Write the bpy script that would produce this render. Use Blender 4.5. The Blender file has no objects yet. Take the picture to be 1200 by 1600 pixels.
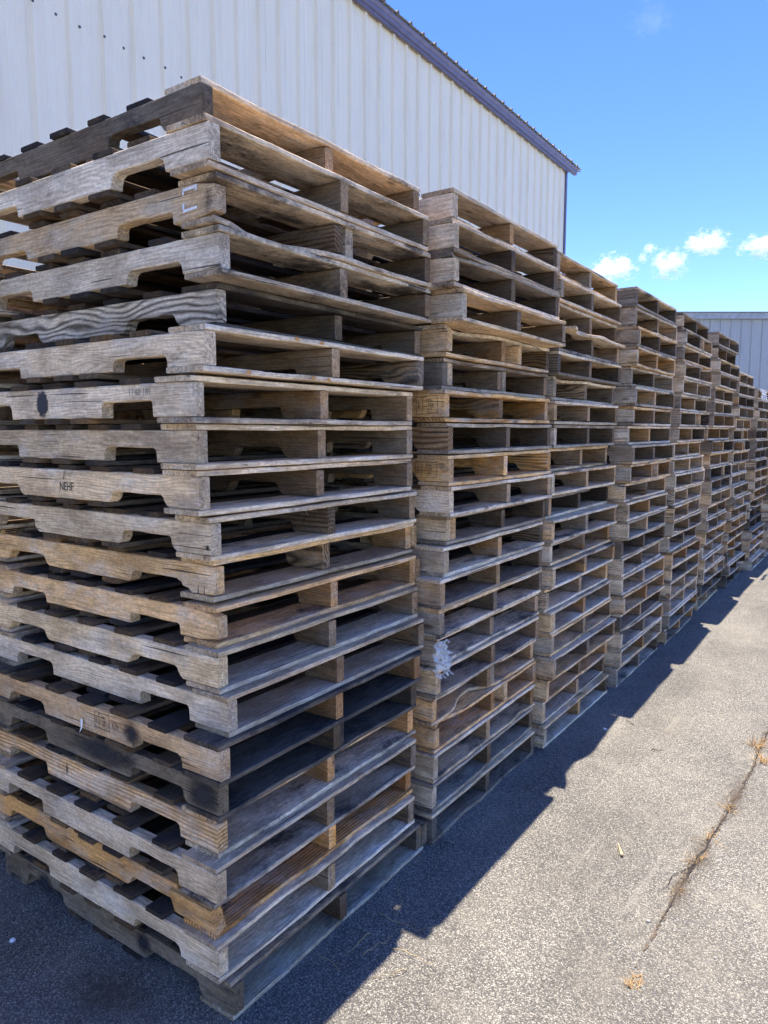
import bpy, bmesh, math, random
from mathutils import Vector, Matrix, noise as mnoise
R = math.radians
rng = random.Random(11)
SC = bpy.context.scene
COL = SC.collection

# ------------------------------------------------------------------ camera
cam = bpy.data.cameras.new('camera')
cam.sensor_fit = 'VERTICAL'; cam.sensor_height = 36.0; cam.lens = 36.0*1130.57/1600.0
cam.clip_end = 2000; cam.clip_start = 0.05
CAM = bpy.data.objects.new('camera', cam); COL.objects.link(CAM)
CAM.location = (1.421, -1.281, 1.655)
CAM.rotation_euler = (R(90-6.43), 0, R(34.656))
SC.camera = CAM
SC.render.resolution_x = 768; SC.render.resolution_y = 1024

# ------------------------------------------------------------------ light
SUN_DIR = Vector((-0.19, 0.48, 2.5)).normalized()      # from the ground towards the sun
EXPOSURE = 2.0
SKY_STRENGTH = 0.12
SUN_STRENGTH = 2.75
w = bpy.data.worlds.new('World'); SC.world = w; w.use_nodes = True
def build_world():
    nt = w.node_tree; nt.nodes.clear(); L = nt.links.new
    N = nt.nodes.new
    out = N('ShaderNodeOutputWorld'); bg = N('ShaderNodeBackground')
    sky = N('ShaderNodeTexSky'); sky.sky_type = 'NISHITA'; sky.sun_disc = False
    sky.sun_elevation = math.asin(SUN_DIR.z); sky.sun_rotation = math.atan2(SUN_DIR.x, SUN_DIR.y)
    sky.air_density = 0.55; sky.dust_density = 0.0; sky.ozone_density = 0.5; sky.altitude = 200
    hs = N('ShaderNodeHueSaturation'); hs.inputs['Saturation'].default_value = 1.26; hs.inputs['Hue'].default_value = 0.517
    L(sky.outputs[0], hs.inputs['Color']); L(hs.outputs[0], bg.inputs['Color']); bg.inputs['Strength'].default_value = SKY_STRENGTH
    L(bg.outputs[0], out.inputs[0])
build_world()
sl = bpy.data.lights.new('sun', 'SUN'); sl.energy = SUN_STRENGTH; sl.angle = R(0.5); sl.color = (1.0, 0.93, 0.82)
SUN = bpy.data.objects.new('sun', sl); COL.objects.link(SUN); SUN.location = (-5, -8, 30)
SUN.rotation_euler = (-SUN_DIR).to_track_quat('-Z', 'Y').to_euler()
vs = SC.view_settings
vs.view_transform = 'Standard'; vs.look = 'None'; vs.gamma = 1.0; vs.exposure = EXPOSURE; vs.use_curve_mapping = False
SC.render.engine = 'CYCLES'
SC.cycles.max_bounces = 7; SC.cycles.diffuse_bounces = 3; SC.cycles.glossy_bounces = 2; SC.cycles.volume_bounces = 6; SC.cycles.use_adaptive_sampling = True; SC.cycles.adaptive_threshold = 0.03; SC.cycles.transparent_max_bounces = 12

# ------------------------------------------------------------------ helpers
def link(name, data, parent=None, loc=(0,0,0), rot=(0,0,0)):
    o = bpy.data.objects.new(name, data); COL.objects.link(o)
    o.parent = parent; o.location = loc; o.rotation_euler = rot
    return o
def tag(o, label=None, cat=None, group=None, kind=None):
    if label: o['label'] = label
    if cat: o['category'] = cat
    if group: o['group'] = group
    if kind: o['kind'] = kind
    return o
def mesh_from(verts, faces, name, mat=None, smooth=False):
    m = bpy.data.meshes.new(name); m.from_pydata(verts, [], faces)
    if mat: m.materials.append(mat)
    if smooth:
        for p in m.polygons: p.use_smooth = True
    m.update(); return m
class MB:
    """collects simple solids into one mesh"""
    def __init__(s): s.v = []; s.f = []
    def quad_box(s, x0, x1, y0, y1, z0, z1):
        b = len(s.v)
        s.v += [(x,y,z) for z in (z0,z1) for x,y in ((x0,y0),(x1,y0),(x1,y1),(x0,y1))]
        s.f += [(b,b+3,b+2,b+1),(b+4,b+5,b+6,b+7)] + [(b+i,b+(i+1)%4,b+4+(i+1)%4,b+4+i) for i in range(4)]
    def tube(s, pts, rads, n=5):
        b = len(s.v); pts = [Vector(p) for p in pts]
        for i, p in enumerate(pts):
            t = (pts[min(i+1,len(pts)-1)]-pts[max(i-1,0)]).normalized()
            a = t.orthogonal().normalized(); c = t.cross(a)
            for k in range(n):
                q = 2*math.pi*k/n; s.v.append(tuple(p+(a*math.cos(q)+c*math.sin(q))*rads[i]))
        for i in range(len(pts)-1):
            for k in range(n):
                s.f.append((b+i*n+k, b+i*n+(k+1)%n, b+(i+1)*n+(k+1)%n, b+(i+1)*n+k))
        s.f.append(tuple(b+k for k in reversed(range(n)))); s.f.append(tuple(b+(len(pts)-1)*n+k for k in range(n)))
    def blade(s, base, d, length, wd, droop):
        b = len(s.v); d = Vector(d).normalized(); side = d.cross(Vector((0,0,1)))
        side = side.normalized() if side.length > 1e-3 else Vector((1,0,0))
        p = Vector(base); n = 4
        for i in range(n+1):
            t = i/n; q = p + d*length*t + Vector((0,0,-droop*length*t*t)); ww = wd*(1-t*0.9)
            s.v += [tuple(q-side*ww), tuple(q+side*ww)]
        for i in range(n): s.f.append((b+2*i, b+2*i+1, b+2*i+3, b+2*i+2))
    def mesh(s, name, mat, smooth=False): return mesh_from(s.v, s.f, name, mat, smooth)

class NT:
    """small node-building helper"""
    def __init__(s, name):
        s.m = bpy.data.materials.new(name); s.m.use_nodes = True
        s.t = s.m.node_tree; s.t.nodes.clear()
        s.out = s.t.nodes.new('ShaderNodeOutputMaterial'); s.b = s.t.nodes.new('ShaderNodeBsdfPrincipled')
        s.t.links.new(s.b.outputs[0], s.out.inputs[0])
    def n(s, t, **kw):
        x = s.t.nodes.new('ShaderNode'+t)
        for k, v in kw.items(): setattr(x, k, v)
        return x
    def L(s, a, b): s.t.links.new(a, b)
    def put(s, sock, v):
        if hasattr(v, 'links') or isinstance(v, bpy.types.NodeSocket): s.L(v, sock)
        else: sock.default_value = v
    def math(s, op, a, b=None, c=None, clamp=False):
        x = s.n('Math', operation=op); x.use_clamp = clamp
        for i, v in enumerate((a,b,c)):
            if v is not None: s.put(x.inputs[i], v)
        return x.outputs[0]
    def vec(s, op, a, b=None):
        x = s.n('VectorMath', operation=op); s.put(x.inputs[0], a)
        if b is not None: s.put(x.inputs[1], b)
        return x.outputs['Value'] if op in ('LENGTH','DOT_PRODUCT','DISTANCE') else x.outputs[0]
    def noise(s, vec, scale=1.0, detail=3.0, rough=0.55, dist=0.0):
        x = s.n('TexNoise'); s.put(x.inputs['Vector'], vec); x.inputs['Scale'].default_value = scale
        x.inputs['Detail'].default_value = detail; x.inputs['Roughness'].default_value = rough; x.inputs['Distortion'].default_value = dist
        return x.outputs['Fac']
    def remap(s, v, a, b, c=0.0, d=1.0, smooth=True):
        x = s.n('MapRange'); x.interpolation_type = 'SMOOTHSTEP' if smooth else 'LINEAR'
        s.put(x.inputs[0], v)
        for i, q in zip((1,2,3,4), (a,b,c,d)): s.put(x.inputs[i], q)
        return x.outputs[0]
    def mix(s, f, a, b, mode='MIX'):
        x = s.n('Mix', data_type='RGBA', blend_type=mode); s.put(x.inputs[0], f); s.put(x.inputs[6], a); s.put(x.inputs[7], b)
        return x.outputs[2]
    def bump(s, h, strength, dist):
        x = s.n('Bump'); x.inputs['Strength'].default_value = strength; x.inputs['Distance'].default_value = dist
        s.L(h, x.inputs['Height']); s.L(x.outputs[0], s.b.inputs['Normal'])

# ------------------------------------------------------------------ materials
def wood(name, end_gain=1.0, ring=0.0075, ring_amt=0.42, swirl=0.02, dark=(0.5,0.45,0.40)):
    t = NT(name)
    tc = t.n('TexCoord'); oi = t.n('ObjectInfo')
    p = tc.outputs['Object']; rnd = oi.outputs['Random']
    base = oi.outputs['Color']; stain_amt = oi.outputs['Alpha']
    wn = t.n('TexWhiteNoise', noise_dimensions='1D'); t.L(rnd, wn.inputs['W'])
    r3 = wn.outputs['Color']
    q = t.vec('ADD', p, t.vec('MULTIPLY', r3, (31.0, 17.0, 23.0)))
    # growth rings round a pith that lies somewhere beside the board
    low = t.n('TexNoise'); t.L(t.vec('MULTIPLY', q, (2.6, 9.0, 9.0)), low.inputs['Vector']); low.inputs['Scale'].default_value = 1.0; low.inputs['Detail'].default_value = 2.0
    dv = t.vec('MULTIPLY', t.vec('SUBTRACT', low.outputs['Color'], (0.5,0.5,0.5)), (0.0, swirl*4, swirl*4))
    pith = t.vec('MULTIPLY', t.vec('SUBTRACT', r3, (0.5,0.5,0.5)), (0.0, 0.16, 0.16))
    rv = t.vec('MULTIPLY', t.vec('ADD', t.vec('ADD', p, dv), pith), (0.0, 1.0, 1.0))
    rad = t.vec('LENGTH', rv)
    rr = t.math('FRACT', t.math('DIVIDE', rad, ring))
    rings = t.remap(t.math('ABSOLUTE', t.math('SUBTRACT', rr, 0.62)), 0.0, 0.42, 1.0, 0.0)      # 1 in the dark late wood
    def tri(sc_, detail, rough=0.6, dist=0.0):
        n_ = t.n('TexNoise'); t.L(t.vec('MULTIPLY', q, sc_), n_.inputs['Vector']); n_.inputs['Scale'].default_value = 1.0
        n_.inputs['Detail'].default_value = detail; n_.inputs['Roughness'].default_value = rough; n_.inputs['Distortion'].default_value = dist
        x_ = t.n('SeparateColor'); t.L(n_.outputs['Color'], x_.inputs[0]); return x_.outputs
    fib, crk, fibb = tri((11.0, 190.0, 190.0), 3.0, 0.7)
    blot, blot2, blot3 = tri((4.0, 9.0, 9.0), 4.0, 0.68)
    spk, spk2, mid = tri((70.0, 110.0, 110.0), 2.0, 0.7)
    lc = tri((2.4, 120.0, 120.0), 1.0, 0.5)[0]
    crack = t.math('MAXIMUM', t.remap(t.math('ADD', crk, t.math('MULTIPLY', t.math('SUBTRACT', blot3, 0.5), 0.4)), 0.70, 0.77), t.remap(lc, 0.70, 0.735))
    c = t.mix(t.math('MULTIPLY', rings, ring_amt), base, t.mix(1.0, base, (*dark,1), 'MULTIPLY'))
    grey = t.n('RGBToBW'); t.L(base, grey.inputs[0])
    cc = t.n('CombineColor')
    for i, k in enumerate((1.12, 1.02, 0.88)): t.L(t.math('MULTIPLY', grey.outputs[0], k), cc.inputs[i])
    c = t.mix(t.remap(blot, 0.44, 0.68, 0.0, 0.6), c, cc.outputs[0])
    c = t.mix(1.0, c, t.mix(t.remap(fib, 0.30, 0.68), (0.80,0.77,0.74,1), (1.20,1.20,1.19,1)), 'MULTIPLY')
    c = t.mix(1.0, c, t.mix(t.remap(spk, 0.32, 0.66), (0.87,0.86,0.85,1), (1.12,1.12,1.12,1)), 'MULTIPLY')
    c = t.mix(1.0, c, t.mix(t.remap(blot2, 0.34, 0.62), (0.72,0.69,0.66,1), (1.16,1.16,1.15,1)), 'MULTIPLY')
    # mould and soot
    sm = t.remap(t.math('ADD', t.math('ADD', t.math('MULTIPLY', blot3, 0.82), t.math('MULTIPLY', spk2, 0.18)), t.math('MULTIPLY', stain_amt, 0.36)), 0.62, 0.82)
    c = t.mix(t.math('MULTIPLY', sm, 0.88), c, (0.028,0.027,0.030,1))
    # knots
    vo = t.n('TexVoronoi'); vo.inputs['Scale'].default_value = 1.0; t.L(t.vec('MULTIPLY', q, (4.2, 13.0, 13.0)), vo.inputs['Vector'])
    vr = t.n('SeparateColor'); t.L(vo.outputs['Color'], vr.inputs[0])
    kn = t.math('MULTIPLY', t.remap(vo.outputs['Distance'], 0.07, 0.17, 1.0, 0.0), t.math('GREATER_THAN', vr.outputs[0], 0.72))
    c = t.mix(t.math('MULTIPLY', kn, 0.72), c, (0.075,0.045,0.028,1))
    c = t.mix(t.math('MULTIPLY', crack, 0.85), c, (0.04,0.033,0.029,1))
    # sawn ends
    sx = t.n('SeparateXYZ'); t.L(tc.outputs['Normal'], sx.inputs[0])
    endf = t.remap(t.math('ABSOLUTE', sx.outputs[0]), 0.75, 0.95)
    ecol = t.mix(1.0, c, t.mix(t.remap(mid, 0.35, 0.65), (0.60*end_gain,0.58*end_gain,0.56*end_gain,1), (0.92*end_gain,0.90*end_gain,0.87*end_gain,1)), 'MULTIPLY')
    c = t.mix(endf, c, ecol)
    t.L(c, t.b.inputs['Base Color']); t.b.inputs['Roughness'].default_value = 0.88
    t.b.inputs['Specular IOR Level'].default_value = 0.22
    h = t.math('ADD', t.math('SUBTRACT', fib, t.math('MULTIPLY', crack, 1.3)), t.math('MULTIPLY', spk, 0.35))
    t.bump(h, 0.6, 0.0018)
    return t.m
M_WOOD = wood('weathered_wood')
M_INNER = wood('inner_shade_wood', 1.9)  # for stringers with interior shade painted in; lifts their sawn ends back up
M_BOLD = wood('coarse_grained_wood', ring=0.017, ring_amt=1.0, swirl=0.034, dark=(0.20,0.185,0.18))
M_STRIPE = wood('striped_wood', ring=0.0125, ring_amt=1.0, swirl=0.008, dark=(0.42,0.36,0.30))

def simple(name, col, rough=0.6, metal=0.0, spec=0.5, var=0.15, scale=8.0):
    t = NT(name); tc = t.n('TexCoord')
    nz = t.noise(tc.outputs['Object'], scale, 4.0, 0.6)
    k = t.remap(nz, 0.3, 0.7, 1-var, 1+var)
    cc = t.n('CombineColor')
    for i in range(3): t.L(t.math('MULTIPLY', k, col[i]), cc.inputs[i])
    t.L(cc.outputs[0], t.b.inputs['Base Color']); t.b.inputs['Roughness'].default_value = rough
    t.b.inputs['Metallic'].default_value = metal; t.b.inputs['Specular IOR Level'].default_value = spec
    return t.m
def cladding(name, col):
    t = NT(name); tc = t.n('TexCoord'); p = tc.outputs['Object']
    big = t.noise(t.vec('MULTIPLY', p, (1.0,1.4,0.35)), 1.0, 4.0, 0.6)
    streak = t.noise(t.vec('MULTIPLY', p, (14.0,14.0,0.5)), 1.0, 4.0, 0.6)
    c = t.mix(t.remap(big, 0.35, 0.7), (*col,1), (col[0]*0.9, col[1]*0.885, col[2]*0.855, 1))
    c = t.mix(t.remap(streak, 0.52, 0.75, 0.0, 0.22), c, (col[0]*0.66, col[1]*0.63, col[2]*0.58, 1))
    t.L(c, t.b.inputs['Base Color']); t.b.inputs['Roughness'].default_value = 0.42; t.b.inputs['Specular IOR Level'].default_value = 0.4
    oc = t.noise(t.vec('MULTIPLY', p, (1.0,3.0,0.7)), 1.0, 2.0, 0.5)
    t.bump(oc, 0.25, 0.01)
    return t.m
M_WALL = cladding('cream_cladding', (0.90, 0.815, 0.635))
M_FARWALL = cladding('grey_cladding', (0.40, 0.42, 0.43))
M_TRIM = simple('purple_trim', (0.135, 0.125, 0.205), 0.4, 0.0, 0.5, 0.1)
M_TRIMLITE = simple('slate_trim', (0.21, 0.20, 0.31), 0.4, 0.0, 0.5, 0.1)
M_ROOF = simple('roof_sheet', (0.42, 0.40, 0.38), 0.45, 0.2, 0.5, 0.15)
M_SCREW = simple('screw_head', (0.10, 0.11, 0.13), 0.4, 0.6)
M_FARTRIM = simple('far_gutter', (0.33, 0.37, 0.44), 0.4)
M_INK = simple('stamp_ink', (0.028, 0.026, 0.026), 0.9, var=0.4, scale=90)
M_WHITE = simple('white_mark', (0.82, 0.83, 0.84), 0.8, var=0.12, scale=60)
M_STRAW = simple('dry_straw', (0.36, 0.27, 0.14), 0.85, var=0.35, scale=40)
M_GRASS = simple('dry_grass', (0.40, 0.24, 0.09), 0.85, var=0.4, scale=60)
M_TWIG = simple('dark_twig', (0.075, 0.055, 0.04), 0.9, var=0.3, scale=40)
M_STONE = simple('pebble', (0.30, 0.28, 0.26), 0.9, var=0.4, scale=30)
M_NAIL = simple('nail_steel', (0.12, 0.10, 0.09), 0.5, 0.7)

def fade_ink(name, col, k=0.92, noisy=0.9, scale=2.4, lo=0.62):
    """a soft-edged or brushed mark: opaque inside a unit disc, worn away towards the rim"""
    t = NT(name); tc = t.n('TexCoord'); p = tc.outputs['Object']
    r = t.vec('LENGTH', t.vec('MULTIPLY', p, (1,1,0)))
    oi = t.n('ObjectInfo')
    q = t.vec('ADD', p, t.vec('MULTIPLY', oi.outputs['Location'], (7,7,7)))
    nz = t.noise(q, scale, 6.0, 0.7)
    a = t.remap(t.math('ADD', r, t.math('MULTIPLY', t.math('SUBTRACT', nz, 0.5), noisy)), lo, 0.95, k, 0.0)
    tr = t.n('BsdfTransparent'); ms = t.n('MixShader')
    t.b.inputs['Base Color'].default_value = (*col,1); t.b.inputs['Roughness'].default_value = 0.9
    t.L(a, ms.inputs[0]); t.L(tr.outputs[0], ms.inputs[1]); t.L(t.b.outputs[0], ms.inputs[2]); t.L(ms.outputs[0], t.out.inputs[0])
    return t.m
M_SOOT = fade_ink('soot_mark', (0.02,0.02,0.024), 0.93, 0.75, 2.2, 0.12)
M_PAINT = fade_ink('black_paint', (0.04,0.042,0.048), 0.97, 1.1, 6.0, 0.66)
M_ORANGE = fade_ink('orange_paint', (0.62,0.27,0.05), 0.95, 1.6, 1.6, 0.5)
M_DIRT = fade_ink('soil_patch', (0.12,0.09,0.062), 0.6, 3.2, 9.0, -0.1)
M_DUST = fade_ink('pale_dust', (0.34,0.30,0.24), 0.30, 2.0, 7.0, -0.7)

def plastic():
    t = NT('clear_plastic_film')
    t.b.inputs['Base Color'].default_value = (0.85,0.86,0.85,1); t.b.inputs['Roughness'].default_value = 0.25
    tr = t.n('BsdfTransparent'); tl = t.n('BsdfTranslucent'); tl.inputs[0].default_value = (0.85,0.86,0.85,1)
    m1 = t.n('MixShader'); m1.inputs[0].default_value = 0.4; t.L(t.b.outputs[0], m1.inputs[1]); t.L(tl.outputs[0], m1.inputs[2])
    m2 = t.n('MixShader'); tc = t.n('TexCoord')
    t.L(t.remap(t.noise(tc.outputs['Object'], 60, 4, 0.6), 0.35, 0.6, 0.35, 0.95), m2.inputs[0])
    t.L(tr.outputs[0], m2.inputs[1]); t.L(m1.outputs[0], m2.inputs[2]); t.L(m2.outputs[0], t.out.inputs[0])
    return t.m
M_FILM = plastic()

def asphalt():
    t = NT('worn_asphalt'); tc = t.n('TexCoord'); p = tc.outputs['Object']
    v = t.n('TexVoronoi'); v.inputs['Scale'].default_value = 225; t.L(p, v.inputs['Vector'])
    v2 = t.n('TexVoronoi'); v2.inputs['Scale'].default_value = 300; t.L(p, v2.inputs['Vector'])
    bw = t.n('SeparateColor'); t.L(v.outputs['Color'], bw.inputs[0])
    bw2 = t.n('SeparateColor'); t.L(v2.outputs['Color'], bw2.inputs[0])
    big = t.noise(p, 0.55, 5.0, 0.6); mid = t.noise(p, 4.0, 5.0, 0.65); fine = t.noise(p, 90, 3.0, 0.7)
    st = t.math('POWER', bw.outputs[0], 2.4)
    c = t.mix(st, (0.13,0.12,0.104,1), (0.56,0.515,0.43,1))
    c = t.mix(t.math('MULTIPLY', bw2.outputs[1], 0.45), c, (0.195,0.177,0.147,1))
    gap = t.remap(v.outputs['Distance'], 0.42, 0.72)
    c = t.mix(t.math('MULTIPLY', gap, 0.75), c, (0.07,0.066,0.062,1))
    c = t.mix(t.remap(mid, 0.5, 0.74, 0.0, 0.4), c, (0.31,0.276,0.218,1))       # blown sand in the pores
    c = t.mix(t.remap(big, 0.45, 0.7, 0.0, 0.3), c, (0.30,0.268,0.212,1))
    c = t.mix(t.remap(fine, 0.62, 0.70, 0.0, 0.85), c, (0.045,0.043,0.042,1))
    pat = t.noise(t.vec('MULTIPLY', p, (1.5, 0.8, 1.0)), 1.3, 6.0, 0.62)
    c = t.mix(1.0, c, t.mix(t.remap(pat, 0.36, 0.62), (0.80,0.80,0.80,1), (1.08,1.08,1.07,1)), 'MULTIPLY')
    drag = t.noise(t.vec('MULTIPLY', p, (16.0, 1.1, 1.0)), 1.0, 4.0, 0.6)
    c = t.mix(t.remap(drag, 0.60, 0.75, 0.0, 0.4), c, (0.33,0.30,0.25,1))
    t.L(c, t.b.inputs['Base Color']); t.b.inputs['Roughness'].default_value = 0.9; t.b.inputs['Specular IOR Level'].default_value = 0.25
    h = t.math('ADD', t.math('MULTIPLY', t.math('SUBTRACT', 1.0, v.outputs['Distance']), 0.7), t.math('ADD', t.math('MULTIPLY', bw.outputs[1], 0.5), t.math('MULTIPLY', fine, 0.6)))
    t.bump(h, 0.8, 0.004)
    return t.m
M_ASPHALT = asphalt()

# ------------------------------------------------------------------ ground
g = link('asphalt_ground', mesh_from([(-150,-150,0),(150,-150,0),(150,150,0),(-150,150,0)], [(0,1,2,3)], 'ground', M_ASPHALT))
tag(g, kind='structure')

# ------------------------------------------------------------------ clouds
def cloud_material(k):
    t = NT('cloud_vapour'); t.t.nodes.remove(t.b)
    tc = t.n('TexCoord'); p = tc.outputs['Object']; oi = t.n('ObjectInfo')
    r = t.vec('LENGTH', p)
    nz = t.noise(t.vec('ADD', p, t.vec('MULTIPLY', oi.outputs['Location'], (.013,.013,.013))), 2.7, 6.0, 0.66)
    d = t.remap(t.math('SUBTRACT', t.math('MULTIPLY', nz, 3.2), t.math('MULTIPLY', r, 1.0)), 1.02, 1.3, 0.0, k)
    pv = t.n('VolumePrincipled'); pv.inputs['Color'].default_value = (1,1,1,1); pv.inputs['Anisotropy'].default_value = 0.0
    t.L(d, pv.inputs['Density']); t.L(pv.outputs[0], t.out.inputs['Volume'])
    return t.m
M_CLOUD, M_WISP = cloud_material(.07), cloud_material(.0022)
def cloud(d, a, b_, label, mat=M_CLOUD, dist=1400.0):
    bm = bmesh.new(); bmesh.ops.create_icosphere(bm, subdivisions=2, radius=1.0)
    m = bpy.data.meshes.new('cloud'); bm.to_mesh(m); bm.free(); m.materials.append(mat)
    d = Vector(d).normalized(); rt = d.cross(Vector((0,0,1))).normalized()
    o = link('cloud', m, None, tuple(Vector(CAM.location)+d*dist), (0,0,math.atan2(rt.y, rt.x)))
    o.scale = (a*dist, a*dist*.8, b_*dist); tag(o, label, 'cloud', 'small white clouds')
cloud((-.297,.932,.202), .040, .022, 'white cloud just above the top of the third stack')
cloud((-.233,.951,.203), .028, .025, 'tall ragged white cloud in the middle of the low group')
cloud((-.193,.956,.223), .036, .019, 'widest white cloud, highest of the low group')
cloud((-.133,.967,.214), .033, .018, 'white cloud cut by the right edge of the frame')
cloud((-.254,.942,.222), .013, .009, 'tiny cloud fleck left of the widest cloud')
cloud((-.262,.942,.212), .010, .009, 'tiny round cloud fleck nearest the first low cloud')
cloud((-.239,.862,.447), .032, .027, 'thin faint wisp high in the upper right sky', M_WISP)

# ------------------------------------------------------------------ warehouse
RIB = 0.3048
def rib_profile(n, major=0.032, minor=0.005):
    pts = []
    for k in range(n):
        b = k*RIB
        pts += [(b,0.0),(b+0.020,0.0),(b+0.036,major),(b+0.062,major),(b+0.078,0.0),(b+0.137,0),(b+0.145,minor),(b+0.161,minor),(b+0.169,0),
                (b+0.213,0),(b+0.221,minor),(b+0.237,minor),(b+0.245,0)]
    pts.append((n*RIB-0.0015, 0.0)); return pts
def panel_mesh(name, mat, n, length, vertical=True, major=0.032, minor=0.005):
    """ribbed sheet; local x = outward, y = width, z = height"""
    pr = rib_profile(n, major, minor); vs_, fs = [], []
    for y, x in pr: vs_ += [(x,y,0),(x,y,length)]
    for i in range(len(pr)-1): fs.append((2*i, 2*i+2, 2*i+3, 2*i+1))
    return mesh_from(vs_, fs, name, mat)
PW = 3*RIB
WX, WY1, EAVE = -4.10, 12.95, 6.69
WY0 = WY1 - 30*PW
wh = link('warehouse', None, loc=(WX, WY1, 0))
tag(wh, 'cream ribbed metal warehouse with purple eave trim behind the pallet row', 'building')
pm = panel_mesh('wall_panel', M_WALL, 3, EAVE+0.03)
for k in range(30): link('wall_panel', pm, wh, (0, -(k+1)*PW, 0))
pe = panel_mesh('end_panel', M_WALL, 3, EAVE-0.05)
for k in range(18): link('end_wall_panel', pe, wh, (-0.03-k*PW, -0.01, 0), (0,0,R(90)))
b = MB(); b.quad_box(-17.0,-0.06,-30*PW,-0.05,0.0,EAVE-0.1); link('wall_core', b.mesh('core', M_WALL), wh)
b = MB(); b.quad_box(-0.05,0.036,-0.004,0.045,0,EAVE); link('corner_trim', b.mesh('corner_trim', M_TRIM), wh)
# eave: soffit, gutter with a folded face, drip edge, ribbed roof sheets
def extrude_y(name, prof, y0, y1, mat, parent):
    n = len(prof); v = [(x,y0,z) for x,z in prof]+[(x,y1,z) for x,z in prof]
    f = [(i,(i+1)%n,n+(i+1)%n,n+i) for i in range(n)]+[tuple(reversed(range(n))), tuple(range(n,2*n))]
    return link(name, mesh_from(v, f, name, mat), parent)
RK = 0.44
extrude_y('soffit_trim', [(0.034,EAVE-0.015),(0.075,EAVE-0.015),(0.075,EAVE+0.05),(0.034,EAVE+0.05)], -30*PW, 0.03, M_TRIM, wh)
gut = extrude_y('gutter', [(0.036,EAVE+0.028),(0.085,EAVE+0.022),(0.098,EAVE+0.04),(0.104,EAVE+0.085),(0.128,EAVE+0.112),(0.132,EAVE+0.128),(0.036,EAVE+0.128)], -30*PW, RK-0.06, M_TRIM, wh)
extrude_y('gutter_bead', [(0.099,EAVE+0.083),(0.108,EAVE+0.081),(0.126,EAVE+0.100),(0.126,EAVE+0.108)], -30*PW, RK-0.058, M_TRIMLITE, gut)
SL = math.atan(0.16)
rp = panel_mesh('roof_panel', M_ROOF, 3, 8.6, True, 0.034, 0.004)
for k in range(31):
    o = link('roof_panel', rp, wh, (0.158, -(k+1)*PW+RK+0.06, EAVE+0.150), (0, -(R(90)-SL), 0))
rk = extrude_y('rake_trim', [(0,0),(0,0.02),(-8.4,0.02+8.4*0.16),(-8.4,8.4*0.16)], 0, 0.05, M_ROOF, wh)
rk.location = (0.14, RK-0.01, EAVE+0.105)
# girt screws
sc = MB(); sc.tube([(0,0,0),(0.004,0,0),(0.009,0,0)], [0.012,0.0115,0.007], 8); sm = sc.mesh('screw', M_SCREW)
y = 1.2
while y < 9.0:
    ph = (y-(WY1)) % RIB
    x = 0.003 if (0.085 < ph < 0.30 or ph < 0.02) else 0.033
    link('screw', sm, wh, (x, y-WY1, 4.865+rng.uniform(-.006,.006)))
    y += 0.2035
# far building
fd = Vector((-math.sin(R(34.656)), math.cos(R(34.656)), 0)); fr = Vector((math.cos(R(34.656)), math.sin(R(34.656)), 0))
base = Vector((1.421,-1.281,0)) + fd*21.5 + fr*7.6
fb = link('far_shed', None, loc=tuple(base), rot=(0,0,R(34.656-90)))
tag(fb, 'grey ribbed metal shed with low eave beyond the far end of the row', 'building')
fp = panel_mesh('far_panel', M_FARWALL, 3, 4.9, True, 0.03, 0.004)
for k in range(14): link('wall_panel', fp, fb, (0, k*PW-0.6, 0))
b = MB(); b.quad_box(-8,-0.02,-0.6,14*PW-0.6,0,4.88); link('wall_core', b.mesh('core', M_FARWALL), fb)
extrude_y('gutter', [(0.04,4.86),(0.14,4.86),(0.17,5.02),(0.04,5.02)], -0.75, 14*PW-0.5, M_FARTRIM, fb)
extrude_y('roof', [(0.21,5.03),(0.21,5.05),(-4.2,5.35),(-8.4,5.03),(-8.4,5.0)], -0.8, 14*PW-0.45, M_ROOF, fb)

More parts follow.
